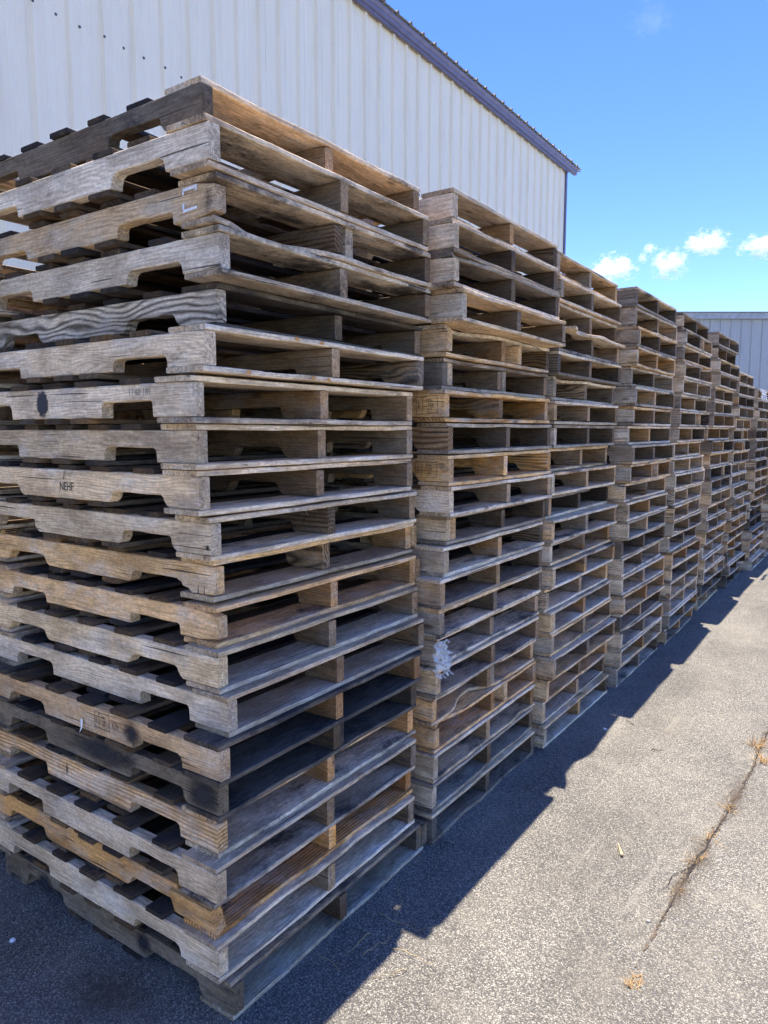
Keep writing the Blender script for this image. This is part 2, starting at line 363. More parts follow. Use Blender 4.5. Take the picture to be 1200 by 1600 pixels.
# ------------------------------------------------------------------ pallet pieces
LS, HS, TS = 1.219, 0.088, 0.037
LB, TB = 1.016, 0.0145
def beam(name, st, c, mat=M_WOOD):
    """st: list of (x, y0, y1, z0, z1, tilt). chamfered rectangular section at every station"""
    v, f = [], []
    for x, y0, y1, z0, z1, tl in st:
        ring = [(y0+c,z0),(y1-c,z0),(y1,z0+c),(y1,z1-c),(y1-c,z1),(y0+c,z1),(y0,z1-c),(y0,z0+c)]
        v += [(x, y, z+tl*y) for y, z in ring]
    n = len(st)
    for i in range(n-1):
        for k in range(8):
            a, b2 = i*8+k, i*8+(k+1)%8
            f.append((a, a+8, b2+8, b2))
    f.append(tuple(range(8))); f.append(tuple(reversed([(n-1)*8+k for k in range(8)])))
    return mesh_from(v, f, name, mat)
def board_mesh(seed, width, fine, bite=0.0, warp=1.0):
    r = random.Random(seed); n = 15 if fine else 6
    ph = [r.uniform(0, 9) for _ in range(6)]; amp = r.uniform(0.3, 1.0)*warp
    bites = [(r.uniform(-.45,.45), r.uniform(.04,.16), r.uniform(.3,1)*bite, r.choice((-1,1))) for _ in range(2)] if bite else []
    tl0, tl1 = r.uniform(-.025,.025)*warp, r.uniform(-.025,.025)*warp
    st = []
    for i in range(n):
        u = i/(n-1); x = (u-0.5)*LB*(1+0.006*r.uniform(-1,1)*(0 if 0 < i < n-1 else 1))
        if 0 < i < n-1: x += r.uniform(-.01,.01)
        e0 = 0.0016*mnoise.noise((x*9+ph[0],ph[1],0))+0.0012*r.uniform(-1,1)
        e1 = 0.0016*mnoise.noise((x*9+ph[2],ph[3],0))+0.0012*r.uniform(-1,1)
        for bx_, bw_, bd, sd in bites:
            k = bd*math.exp(-((x-bx_)/bw_)**2)*(1+0.25*r.uniform(-1,1))
            if sd > 0: e1 -= k
            else: e0 += k
        s = abs(math.sin(math.pi*u*2))                       # sag between the stringers
        dz = -0.0025*amp*s*r.uniform(0.6,1.2)+0.0012*mnoise.noise((x*4+ph[4],ph[5],3))*warp
        th = TB*(1+0.05*r.uniform(-1,1))
        st.append((x, -width/2+e0, width/2+e1, dz+(TB-th)/2, dz+(TB+th)/2, (tl0*(1-u)+tl1*u)*s))
    return beam('deck_board', st, 0.0022 if fine else 0.0016)
def stringer_mesh(seed, fine, flare=None, worn=0.0, broken=False, cut=0.0):
    r = random.Random(seed); d = r.uniform(.032,.043)
    flare = r.random() < .45 if flare is None else flare
    prof = [(-LS/2, 0.0)]
    for a in (0.152+r.uniform(-.012,.012), 0.838+r.uniform(-.012,.012)):
        x0 = -LS/2+a; x1 = x0+0.229+r.uniform(-.012,.012); q = r.uniform(.012,.024)
        if broken and a < .5: prof += [(x0-.05,.0),(x0-.035,.012),(x0-.012,.016),(x0-.004,d*.8)]
        elif flare: prof += [(x0-.016,0),(x0-.006,.006),(x0+.002,.016)]
        else: prof += [(x0,0),(x0+.0015,d-q)]
        if fine: prof += [(x0+.35*q,d-.35*q),(x0+q,d),(x0+.08,d+.001),(x1-.08,d-.001),(x1-q,d),(x1-.35*q,d-.35*q)]
        else: prof += [(x0+.6*q,d),(x1-.6*q,d)]
        if flare: prof += [(x1-.002,.016),(x1+.006,.006),(x1+.016,0)]
        else: prof += [(x1-.0015,d-q),(x1,0)]
    prof.append((LS/2, 0.0))
    # extra stations on the plain lengths
    full = []
    for i, (x, z) in enumerate(prof):
        if i and fine and x-prof[i-1][0] > 0.09:
            k = int((x-prof[i-1][0])/0.055)
            for j in range(1, k): full.append((prof[i-1][0]+(x-prof[i-1][0])*j/k, prof[i-1][1]+(z-prof[i-1][1])*j/k))
        full.append((x, z))
    ph = r.uniform(0, 50); bow = r.uniform(-.0025,.0025); st = []
    for x, z in full:
        yy = bow*math.cos(x*2.5); w0 = 0.0007*mnoise.noise((x*7,ph,1)); w1 = 0.0007*mnoise.noise((x*7,ph,2))
        e = max(0.0, (abs(x)-(LS/2-0.035))/0.035)**2*worn
        zt = HS-0.0018*abs(mnoise.noise((x*6,ph,5)))-e; zz = z+0.0016*abs(mnoise.noise((x*8,ph,7)))+e*.8
        if broken and fine: zt -= 0.004*abs(mnoise.noise((x*23,ph,5)))
        st.append((x, -TS/2+yy*0+w0, TS/2+yy*0+w1, zz, zt, 0.0))
    if cut: st = [q for q in st if q[0] < LS/2-cut]
    return beam('stringer', st, 0.0026 if fine else 0.002)
LEAD, INNER = 0.138, 0.089
V = {}
for fine in (True, False):
    k = 'f' if fine else 'c'; nv = 14 if fine else 6
    V['lead'+k] = [board_mesh(100+i, LEAD, fine, 0.0 if i % 4 else 0.018, 1.0) for i in range(nv)]
    V['inner'+k] = [board_mesh(200+i, INNER*(.9+.04*(i % 5)), fine, 0.0, 0.8) for i in range(nv)]
    V['str'+k] = [stringer_mesh(300+i, fine, None, 0.006 if i % 5 == 0 else 0.0015) for i in range(nv)]
V['broken_lead'] = [board_mesh(400+i, LEAD, True, 0.075, 1.4) for i in range(3)]
V['worn_str'] = [stringer_mesh(420, True, False, 0.014)]
V['cut_str'] = [stringer_mesh(440, True, True, .002, False, .16)]
V['torn_str'] = [stringer_mesh(430, True, True, 0.004, True)]
def block_mesh(seed, L, h=HS, t=TS):
    r = random.Random(seed); st = []
    for i in range(6):
        x = (i/5-.5)*L; st.append((x, -t/2+r.uniform(0,.001), t/2-r.uniform(0,.001), r.uniform(0,.002), h-r.uniform(0,.003), 0))
    return beam('block', st, 0.003)
V['block'] = [block_mesh(500+i, .20+.05*i) for i in range(4)]

GREYS = [(0.36,0.335,0.30),(0.30,0.275,0.245),(0.41,0.375,0.325),(0.26,0.24,0.215),(0.33,0.30,0.25),(0.44,0.40,0.34),(0.38,0.33,0.26)]
TANS = [(0.46,0.36,0.235),(0.41,0.31,0.195),(0.50,0.405,0.275),(0.37,0.27,0.165)]
PALES = [(0.50,0.475,0.43),(0.47,0.43,0.37),(0.53,0.48,0.40)]
DEEP = [(0.24,0.225,0.205),(0.20,0.185,0.17),(0.28,0.26,0.235),(0.16,0.15,0.14)]
DARKS = [(0.17,0.16,0.15),(0.14,0.13,0.12),(0.20,0.18,0.155)]
def jit(c, r, k=0.14):
    f = 1+r.uniform(-k,k); h = r.uniform(-.04,.04)
    return (c[0]*f*(1+h), c[1]*f, c[2]*f*(1-h))
WB = 1.62
def setcol(o, c, stain): 
    g_ = min(1.12, max(.55, (max(c)/.40)**.6)); c = tuple(a*g_ for a in c)
    c = (c[0]*WB*1.20, c[1]*WB*1.03, c[2]*WB*.81); k = min(1.0, .78/max(c))
    o.color = (c[0]*k, c[1]*k, c[2]*k, stain)
def slot_mat(o, m):
    o.material_slots[0].link = 'OBJECT'; o.material_slots[0].material = m
Z_S, Z_T = TB, TB+HS
STACK_OF = {}
def pallet(x, y, z, rz, fine, r, label, tint=None, string_col=None, stain=0.25, opts=()):
    """one pallet: origin at its near outer corner on the ground side; stringers run to -x, boards along +y"""
    P = link('wooden_pallet', None, loc=(x, y, z), rot=(0, 0, rz))
    tag(P, label, 'pallet', 'stacked wooden pallets')
    k = 'f' if fine else 'c'
    fam = tint or r.choices((GREYS, TANS, DARKS), (0.72, 0.2, 0.08))[0]
    if not isinstance(fam, list): fam = [fam]
    main = r.choice(fam); parts = {'stringer': [], 'top': [], 'bottom': []}
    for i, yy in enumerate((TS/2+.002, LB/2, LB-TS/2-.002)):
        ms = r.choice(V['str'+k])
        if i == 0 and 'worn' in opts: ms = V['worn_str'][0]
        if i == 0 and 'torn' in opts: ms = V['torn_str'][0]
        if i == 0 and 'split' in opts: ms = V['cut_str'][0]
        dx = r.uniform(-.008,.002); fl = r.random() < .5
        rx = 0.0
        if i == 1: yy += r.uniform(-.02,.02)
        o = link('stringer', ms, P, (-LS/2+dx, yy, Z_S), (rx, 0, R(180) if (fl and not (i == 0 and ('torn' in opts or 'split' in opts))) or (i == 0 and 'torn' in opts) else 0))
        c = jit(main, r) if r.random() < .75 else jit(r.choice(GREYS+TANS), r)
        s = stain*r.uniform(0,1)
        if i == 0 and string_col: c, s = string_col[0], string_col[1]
        if i: c = tuple(a*b_ for a, b_ in zip(c, (.56,.48,.40))); slot_mat(o, M_INNER)  # middle and far stringers darkened: pallet interior shade put into their colour
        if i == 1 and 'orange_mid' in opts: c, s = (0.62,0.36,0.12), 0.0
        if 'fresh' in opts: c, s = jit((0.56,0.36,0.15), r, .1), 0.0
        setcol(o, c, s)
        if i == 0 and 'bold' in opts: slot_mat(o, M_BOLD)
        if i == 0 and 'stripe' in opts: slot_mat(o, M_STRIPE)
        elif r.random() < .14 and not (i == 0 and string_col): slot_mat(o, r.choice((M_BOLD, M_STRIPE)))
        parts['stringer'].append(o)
    tops = [-LEAD/2] + [-LEAD/2-(LS-LEAD)*q/6 for q in range(1,6)] + [-(LS-LEAD/2)]
    bots = [-LEAD/2, -LS/2+.15, -LS/2, -LS/2-.15, -(LS-LEAD/2)]
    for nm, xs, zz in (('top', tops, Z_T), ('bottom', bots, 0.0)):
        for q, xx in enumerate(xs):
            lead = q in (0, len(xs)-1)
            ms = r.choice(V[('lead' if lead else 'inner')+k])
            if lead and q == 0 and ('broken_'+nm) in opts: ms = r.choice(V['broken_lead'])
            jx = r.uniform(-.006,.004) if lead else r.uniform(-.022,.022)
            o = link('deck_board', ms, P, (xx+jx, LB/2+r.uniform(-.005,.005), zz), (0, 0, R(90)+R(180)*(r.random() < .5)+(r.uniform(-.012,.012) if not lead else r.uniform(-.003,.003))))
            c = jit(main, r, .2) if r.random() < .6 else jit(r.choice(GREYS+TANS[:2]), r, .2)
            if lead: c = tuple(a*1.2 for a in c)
            if not lead: c = tuple(a*b_ for a, b_ in zip(c, (.34,.30,.27)))  # inner boards darkened to paint the shade inside the pallet
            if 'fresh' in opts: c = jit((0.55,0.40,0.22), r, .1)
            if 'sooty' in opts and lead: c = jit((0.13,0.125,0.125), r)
            s = stain*r.uniform(0,1.3)*(1 if lead else 1.8)  # inner boards' staining raised further to deepen that painted shade
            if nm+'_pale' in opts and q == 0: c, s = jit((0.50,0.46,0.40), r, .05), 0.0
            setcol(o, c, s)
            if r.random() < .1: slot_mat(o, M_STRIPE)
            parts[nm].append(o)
    if 'jut' in opts:
        o = parts['top'][0]; o.location.x += .055; o.location.y += .03; o.rotation_euler.z += .05
        for q in range(5):
            b = MB(); b.blade((0,0,0), (r.uniform(-.3,.5), r.uniform(.4,1), r.uniform(-.1,.5)), r.uniform(.03,.09), .003, .1)
            link('splinter', b.mesh('splinter', M_STRAW), P, (-.02+r.uniform(-.05,.05), LB+.02, Z_T+.006))
    if 'mid_block' in opts:
        o = link('companion_block', V['block'][2], P, (-.16, LB/2+TS+.006, Z_S)); setcol(o, jit(main, r), stain); parts['block'] = o
    if 'mid_offset' in opts:
        o = link('companion_block', V['block'][3], P, (-.18, LB/2+.16, Z_S)); setcol(o, jit(r.choice(TANS), r), stain*.4)
    if 'far_block' in opts:
        o = link('companion_block', V['block'][1], P, (-.13, LB+TS/2+.003, Z_S-.001)); setcol(o, jit(main, r), stain)
    if 'near_block' in opts:
        o = link('companion_block', V['block'][0], P, (-.105, TS*1.5+.006, Z_S)); setcol(o, jit(r.choice(TANS), r), 0.0)
    return P, parts

ORD = ['topmost','second','third','fourth','fifth','sixth','seventh','eighth','ninth','tenth','eleventh','twelfth','thirteenth','fourteenth',
       'fifteenth','sixteenth','seventeenth','eighteenth','nineteenth','twentieth','twenty-first','twenty-second']
STK = ['nearest','second','third','fourth','fifth','sixth','seventh','eighth','ninth']
def where(k, i, n):
    st = ('the %s stack' % STK[k]) if k == 0 else 'the %s stack' % STK[k]
    if i == 0: return 'topmost in '+st
    if i == n-1: return 'lowest in %s, on the asphalt' % st
    return '%s from the top in %s' % (ORD[i], st)

# text and marks -------------------------------------------------------------
_tm = {}
def text_mesh(body, size, mat):
    key = (body, size, mat.name)
    if key not in _tm:
        cu = bpy.data.curves.new('t', 'FONT'); cu.body = body; cu.size = size; cu.align_x = 'CENTER'; cu.align_y = 'CENTER'; cu.resolution_u = 2
        ob = bpy.data.objects.new('t', cu); COL.objects.link(ob)
        m = bpy.data.meshes.new_from_object(ob.evaluated_get(bpy.context.evaluated_depsgraph_get()))
        bpy.data.objects.remove(ob); bpy.data.curves.remove(cu)
        m.materials.clear(); m.materials.append(mat); m.name = 'stamp'; _tm[key] = m
    return _tm[key]
disc = mesh_from([(1.3*math.cos(a*math.pi/6), 1.3*math.sin(a*math.pi/6), 0) for a in range(12)], [tuple(range(12))], 'mark')
def side_mark(s, name, mesh, fx, fz, dz=0.0, sx=1, sy=1, rot=0.0, label=None):
    """lay a flat mark on the outer side (-y) of a stringer; fx metres back from its near end, fz above its underside"""
    flip = abs(s.rotation_euler.z) > 1
    px = LS/2-fx; yy = -TS/2-0.0016-dz
    o = link(name, mesh, s, (-px if flip else px, -yy if flip else yy, fz), (R(90), 0, R(180) if flip else 0))
    if rot: o.rotation_euler = (Matrix.Rotation(R(180) if flip else 0, 3, 'Z') @ Matrix.Rotation(R(90), 3, 'X') @ Matrix.Rotation(rot, 3, 'Z')).to_euler()
    o.scale = (sx, sy, 1)
    if label: o['label'] = label
    return o
def mark(s, mat, fx, fz, sx, sy, name='mark', label=None, dz=0.0):
    m = disc.copy(); m.materials.append(mat); return side_mark(s, name, m, fx, fz, dz, sx, sy, 0, label)
def frame_mesh(w_, h_, t_, mat):
    b = MB()
    for x0, x1, y0, y1 in ((-w_/2,w_/2,-h_/2,-h_/2+t_),(-w_/2,w_/2,h_/2-t_,h_/2),(-w_/2,-w_/2+t_,-h_/2+t_,h_/2-t_),(w_/2-t_,w_/2,-h_/2+t_,h_/2-t_),(-w_*.2,-w_*.2+t_,-h_/2+t_,h_/2-t_)):
        n = len(b.v); b.v += [(x0,y0,0),(x1,y0,0),(x1,y1,0),(x0,y1,0)]; b.f.append((n,n+1,n+2,n+3))
    return b.mesh('stamp_frame', mat)
def stamp(s, fx, fz, lines, w_=.085, h_=.056, size=.017, rot=0.0):
    side_mark(s, 'stamp_frame', frame_mesh(w_, h_, .0016, M_INK), fx, fz, 0, 1, 1, rot)
    side_mark(s, 'stamp', text_mesh('\n'.join(lines), size, M_INK), fx-w_*.14, fz, 0, 1, 1, rot)
    side_mark(s, 'stamp', text_mesh('IPPC', size*.8, M_INK), fx+w_*.36, fz, 0, 1, 1, rot+R(90))

# ------------------------------------------------------------------ nearest stack
def zprofile(anch, n=21, pitch=.1195):
    z = []
    for i in range(n):
        for (a, da), (b_, db) in zip(anch, anch[1:]):
            if a <= i+1 <= b_: d = da+(db-da)*(i+1-a)/(b_-a); break
        z.append((n-1-i)*pitch+d)
    return z
S1 = [  # dx, dy, stringer colour, stain, look, options
 (-.012,.008,(0.15,0.14,0.13),.25,'dark grey pallet',()),
 (.053,-.036,(0.58,0.57,0.56),.0,'pale silvery pallet',()),
 (.040,-.008,(0.33,0.275,0.21),.15,'brown pallet with white square chalk mark',('worn','mid_block','broken_bottom')),
 (.033,.014,(0.36,0.35,0.335),.15,'grey pallet with scuffed silvery stringer',()),
 (-.042,.067,(0.38,0.365,0.35),.0,'grey pallet with bold swirling dark grain',('bold','sooty')),
 (.040,-.050,(0.40,0.365,0.315),.05,'grey pallet with orange paint spots',('top_pale','bottom_pale')),
 (.010,-.066,(0.41,0.385,0.345),.02,'pale grey pallet with black paint daub',()),
 (-.015,-.037,(0.33,0.295,0.245),.1,'plain brownish grey pallet',()),
 (-.016,-.032,(0.46,0.395,0.305),.0,'tan pallet stamped NEHF on its stringer',('bottom_pale','top_pale')),
 (-.021,.005,(0.36,0.33,0.28),.05,'grey pallet with dark end knot',()),
 (-.075,.060,(0.55,0.42,0.26),.0,'yellowish tan pallet with torn splintered notch',('torn','far_block','broken_top')),
 (-.055,.052,(0.41,0.305,0.19),.1,'warm brown pallet with doubled far stringer',('far_block','worn')),
 (-.028,.028,(0.56,0.49,0.375),.0,'pale cream pallet with clean stringer ends',()),
 (-.000,.029,(0.39,0.365,0.325),.1,'ash grey pallet jutting out towards the camera',()),
 (.018,-.020,(0.34,0.265,0.185),.1,'brown pallet with black oval and paper sliver',('sooty',)),
 (-.013,.000,(0.17,0.16,0.145),.35,'charred dark pallet with black corner',('sooty','mid_block')),
 (-.028,.004,(0.52,0.395,0.25),.0,'yellow brown pallet with evenly striped grain',('stripe',)),
 (.007,-.034,(0.36,0.33,0.285),.1,'grey brown pallet',()),
 (-.028,-.006,(0.36,0.23,0.105),.05,'orange brown pallet with twisted broken stringer',('orange_mid','split')),
 (-.004,-.021,(0.45,0.405,0.335),.0,'clean pale pallet',('bottom_pale','top_pale')),
 (.012,.012,(0.20,0.175,0.145),.25,'dark grimy pallet with doubled far stringer',('far_block',)),
]
z1 = zprofile([(1,.014),(5,.012),(7,.001),(9,.001),(10,-.004),(12,-.019),(14,-.016),(16,-.008),(18,.0),(20,.003),(21,0)])
r1 = random.Random(5); HERO = []
for i, (dx, dy, sc_, sn, look, op) in enumerate(S1):
    fam = [sc_] + ([TANS[0]] if sc_[2] < .6*sc_[0] else [GREYS[1]])
    P, parts = pallet(dx, dy, z1[i], 0.0, True, r1, '%s, %s' % (look, where(0, i, 21)), fam, (sc_, sn), 0.28 if i in (1,5,6,7,8,9,12,19) else 0.5, op)
    if i == 18:            # near stringer split: its end is a loose twisted piece
        s = parts['stringer'][0]
    HERO.append((P, parts))
def near(i): return HERO[i][1]['stringer'][0]
# chalk square on the third pallet
b = MB()
for x0,x1,y0,y1 in ((-.028,.026,.021,.029),(-.028,.024,-.029,-.022),(-.03,-.022,-.022,-.008),(-.029,-.022,.012,.021),(.018,.025,.016,.022)):
    n = len(b.v); b.v += [(x0,y0,0),(x1,y0+.003,0),(x1,y1+.003,0),(x0,y1,0)]; b.f.append((n,n+1,n+2,n+3))
side_mark(near(2), 'chalk_mark', b.mesh('chalk_mark', M_WHITE), .085, .05, 0.001, label='white square chalk mark')
mark(near(6), M_PAINT, .665, .044, .036, .046, 'paint_daub', 'black brushed paint daub')
M_FAINT = simple('faint_ink', (0.235,0.215,0.19), 0.9, var=.3, scale=80)
side_mark(near(6), 'stamp', text_mesh('11 60 181', .026, M_FAINT), .205, .066, 0, .9, 1)
side_mark(near(8), 'stamp', text_mesh('NEHF', .037, M_INK), .59, .036, 0, .80, 1.0)
b = MB(); b.v += [(-.006,-.014,0),(-.004,-.014,0),(.006,.014,0),(.004,.014,0)]; b.f.append((0,1,2,3))
side_mark(near(8), 'ink_stroke', b.mesh('stroke', M_INK), .60, .072)
stamp(near(14), .52, .05, ['US-', '1203', 'HT'], .075, .052, .0125)
b = MB(); b.tube([(.011*math.cos(a*.524),.011*math.sin(a*.524),0) for a in range(13)], [.0008]*13, 3)
side_mark(near(14), 'stamp_ring', b.mesh('stamp_ring', M_INK), .455, .05)
mark(near(14), M_SOOT, .375, .044, .055, .048, 'soot_mark', 'black oval scorch mark')
mark(near(15), M_SOOT, .06, .046, .10, .075, 'soot_mark', 'black scorched corner')
mark(near(15), M_SOOT, .52, .05, .22, .06, 'soot_mark')
mark(near(20), M_SOOT, .40, .05, .05, .05, 'soot_mark'); mark(near(20), M_SOOT, .95, .045, .07, .05, 'soot_mark')
mark(near(9), M_SOOT, .012, .022, .011, .011, 'knot')
mark(near(16), M_SOOT, .72, .05, .007, .03, 'knot'); mark(near(2), M_DIRT, .02, .04, .03, .05, 'grime_mark')
b = MB(); b.v += [(-.006,.02,0),(.005,.021,0),(.008,.006,.002),(.004,-.010,.004),(-.005,-.024,.007),(-.002,-.006,.003)]; b.f.append((0,5,4,3,2,1)); b.f.append((1,2,3,4,5,0))
o = link('paper_scrap', b.mesh('paper_scrap', M_WHITE), None, (HERO[14][0].location.x-.62, HERO[14][0].location.y-.004, HERO[14][0].location.z+.03), (R(90),0,0))
tag(o, 'small curled white paper sliver stuck on a brown stringer of the nearest stack', 'paper')
# orange paint spots on the lead-board edges of the sixth pallet
def edge_mark(P, y, z, sy, sz, mat):
    m = disc.copy(); m.materials.append(mat)
    o = link('paint_spot', m, P, (.0065, y, z), (R(90),0,R(90))); o.scale = (sy, sz, 1); return o
for y, zz in ((.44,Z_T+.007),(.33,Z_T+.008),(.14,.007),(.40,.007),(.47,.006)): edge_mark(HERO[5][0], y, zz, .011, .007, M_ORANGE)
# the twisted stringer end of the nineteenth pallet
P19 = HERO[18][0]; s = near(18)
o = link('stringer_end', V['block'][0], P19, (-.088, .020, Z_S-.001), (R(13),R(-2.5),R(-2))); setcol(o, (0.36,0.24,0.12), .1); o.scale = (.93,1,.95)
o['label'] = 'split stringer end twisted outwards'
# bent nails on the torn pallet, frayed splinters along board edges
def splinters(P, n, r, zc, length=.05):
    for q in range(n):
        b = MB(); y = r.uniform(.05,.95); d = Vector((r.uniform(.1,.6), r.uniform(-1,1), r.uniform(-.7,.25)))
        b.blade((0,0,0), d, r.uniform(.3,1)*length, .0011, r.uniform(-.2,.5))
        o = link('splinter', b.mesh('splinter', M_STRAW), P, (.002, y, zc+r.uniform(-.004,.006)))
for i in (3,4,5,9,10,11,13,17,18,19): splinters(HERO[i][0], 3, r1, r1.choice((Z_T+.004,.006)))
for i in (10,):
    for fx in (.04,.065):
        b = MB(); b.tube([(0,0,-.028),(.001,-.002,0),(0,-.003,.006)], [.0016,.0016,.002], 5)
        o = side_mark(near(i), 'nail', b.mesh('nail', M_NAIL), fx, .02); o.rotation_euler = (0,0,0)

# ------------------------------------------------------------------ second stack
S2X = [.079,.104,.112,.125,.048,.02,.075,.061,.062,.062,.015,.03,.049,.044,.02,.036,.01,.012,.011,.014,.022]
S2Y = [1.106,1.06,1.055,1.1,1.12,1.14,1.06,1.11,1.115,1.13,1.19,1.14,1.09,1.09,1.11,1.085,1.097,1.12,1.107,1.1,1.085]
S2L = {0:('light grey pallet with smooth sides',(.40,.375,.34),()),3:('grey pallet shifted out towards the camera',(.36,.34,.31),()),
       4:('warm brown pallet with four stringer ends',(.40,.31,.20),('mid_offset','broken_top')),5:('pallet with black near block',(.20,.185,.17),('near_block','mid_block')),
       6:('golden brown pallet with square black stamp',(.47,.33,.17),()),7:('dark brown wavy-grained pallet',(.27,.205,.14),('stripe',)),
       8:('fresh orange pallet with rectangular stamp',(.52,.35,.16),('fresh',)),10:('brownish pallet with doubled near stringer',(.36,.31,.235),('near_block',)),
       12:('brown pallet with knotted stub end',(.33,.255,.17),()),15:('tan pallet under the torn plastic film',(.45,.37,.26),('top_pale',)),
       16:('orange brown pallet with split lead boards',(.42,.29,.155),('broken_top','broken_bottom','mid_block')),17:('brown pallet with offset middle stringer',(.40,.28,.16),('mid_offset',)),
       19:('pale grey pallet near the ground',(.42,.40,.365),()),20:('dark grimy pallet',(.16,.15,.14),())}
z2 = zprofile([(1,.022),(5,.022),(9,.010),(12,.006),(14,.012),(17,.006),(21,0)])
r2 = random.Random(77); SEC = []
for i in range(21):
    look, col, op = S2L.get(i, (None, None, ()))
    if col is None: col = r2.choice(GREYS); look = r2.choice(('weathered grey pallet','dusty grey brown pallet','dull grey pallet'))
    P, parts = pallet(S2X[i], S2Y[i], z2[i], R(r2.uniform(-.35,.35)), True, r2, '%s, %s' % (look, where(1, i, 21)), [col, GREYS[1], DEEP[1]], (col, .08), 0.36, op)
    SEC.append((P, parts))
stamp(SEC[6][1]['stringer'][0], .075, .046, ['MX-', '1906', 'HT'], .095, .066, .0175, R(4))
stamp(SEC[8][1]['stringer'][0], .10, .046, ['MX-', '1330', 'HT'], .10, .060, .0155)
side_mark(SEC[8][1]['stringer'][0], 'stamp', text_mesh('MEX\nHT', .014, M_INK), .028, .060)
s = SEC[10][1]['stringer'][2]; side_mark(s, 'stamp', text_mesh('A-COL', .034, M_INK), .10, .066)

# ------------------------------------------------------------------ the rest of the row
ROW = [(.05,2.20,21),(.082,3.31,21),(.103,4.475,21),(.107,5.79,21),(.132,6.974,19),(.175,8.151,18),(.22,9.33,17)]
looks = {0:('weathered grey pallet','dusty grey pallet','grey brown pallet','dull silvery pallet'), 1:('tan wooden pallet','light brown pallet','sandy brown pallet'), 2:('dark stained pallet','blackened grey pallet')}
r3 = random.Random(301); FARP = {}
for k, (sx, sy, n) in enumerate(ROW):
    wob = [r3.uniform(0, 9), r3.uniform(0, 9)]
    for i in range(n):
        t = i/(n-1)
        up = i < 8
        fi = r3.choices((0,1,2), (.45,.05,.5) if up else (.66,.22,.12))[0]; fam = ((DEEP[:3]+GREYS[:4], TANS, DEEP) if up else (GREYS+PALES, TANS, DARKS))[fi]
        x = sx + .035*mnoise.noise((t*4,wob[0],0)) + r3.uniform(-.022,.022) + (.035*(1-t) if k in (1,2,3) else 0)
        y = sy + .04*mnoise.noise((t*5,wob[1],3)) + r3.uniform(-.016,.016) - (.03 if i == n-1 else 0)
        op = []
        if r3.random() < .07: op.append('mid_block')
        if r3.random() < .06: op.append('mid_offset')
        if r3.random() < .05: op.append('near_block')
        if k == 0 and i == 3: op = ['broken_top', 'jut']
        elif r3.random() < .12: op.append(r3.choice(('broken_top','broken_bottom')))
        pitch = .1205 if n == 21 else .119
        P, parts = pallet(x, y, (n-1-i)*pitch, R(r3.uniform(-.9,.9)), k < 2, r3, '%s, %s' % (r3.choice(looks[fi]), where(k+2, i, n)), fam, None, .36, op)
        FARP[(k,i)] = (P, parts)
s = FARP[(0,6)][1]['stringer'][2]; side_mark(s, 'stamp', text_mesh('44X45', .034, M_INK), .09, .06)
s = FARP[(2,16)][1]['stringer'][0]; setcol(s, (.44,.37,.27), 0)
side_mark(s, 'stamp', text_mesh('P    b', .034, M_INK), .10, .064); side_mark(s, 'stamp', text_mesh('28 16', .034, M_INK), .10, .028)

# ------------------------------------------------------------------ loose things
def film(name, loc, label, sx, sz, seed, hang):
    r = random.Random(seed); nx, nz = 16, 20; v, f = [], []
    for j in range(nz+1):
        for i in range(nx+1):
            u, w_ = i/nx-.5, j/nz
            wd = sx*(0.55+.5*abs(mnoise.noise((w_*3,seed,0)))+.25*w_)
            x = u*wd + .012*mnoise.noise((u*5,w_*6,seed)); z = -w_*sz + .02*mnoise.noise((u*6,w_*3,seed+4))*(1 if w_ > .5 else .5)
            y = .030*mnoise.noise((u*7,w_*7,seed+9)) + .014*mnoise.noise((u*17,w_*15,seed+2))
            v.append((y+.02+hang*w_, x, z))
    for j in range(nz):
        for i in range(nx):
            if mnoise.noise((i*.45, j*.4, seed+30)) > .33 or (j > nz-5 and r.random() < .4): continue
            a = j*(nx+1)+i; f.append((a,a+1,a+nx+2,a+nx+1))
    return tag(link(name, mesh_from(v, f, name, M_FILM, True), None, loc), label, 'plastic film')
film('plastic_film', (.045, 1.065, .850), 'torn clear plastic film snagged on the corner of the second stack', .15, .14, 3, .015)
film('plastic_film', (.19, 8.2, 18*.119-.02), 'white plastic wrap trailing from the top of the eighth stack', .5, .12, 8, .02)

def tuft(loc, n, h, label, seed, mat=M_GRASS):
    r = random.Random(seed); b = MB()
    for _ in range(n):
        a = r.uniform(0, 6.28); k = r.uniform(.2, 1.4)
        b.blade((r.uniform(-.02,.02), r.uniform(-.03,.03), 0), (math.cos(a)*k, math.sin(a)*k, r.uniform(.15,1)), 1.35*h*r.uniform(.4,1), .0014, r.uniform(0,.5))
    return tag(link('dry_grass_tuft', b.mesh('tuft', mat), None, loc), label, 'grass tuft', 'dry grass tufts in the asphalt crack')
tuft((.952,2.846,0), 46, .085, 'largest dry grass tuft at the far end of the asphalt crack', 1)
tuft((1.012,2.662,0), 40, .08, 'dry grass tuft by the right edge, just nearer than the largest one', 2)
tuft((.957,2.06,0), 24, .055, 'small dry tuft midway along the asphalt crack', 3)
tuft((.935,1.768,0), 18, .06, 'sparse dry tuft on the crack beside the darkest soil', 4)
tuft((.915,1.56,0), 22, .05, 'orange brown dry tuft on the nearer part of the crack', 5)
tuft((.905,1.33,0), 12, .035, 'tiny dry tuft where the crack fades out', 6)
tuft((.897,.801,0), 42, .032, 'low orange dry grass clump alone in the sunlit asphalt foreground', 7)
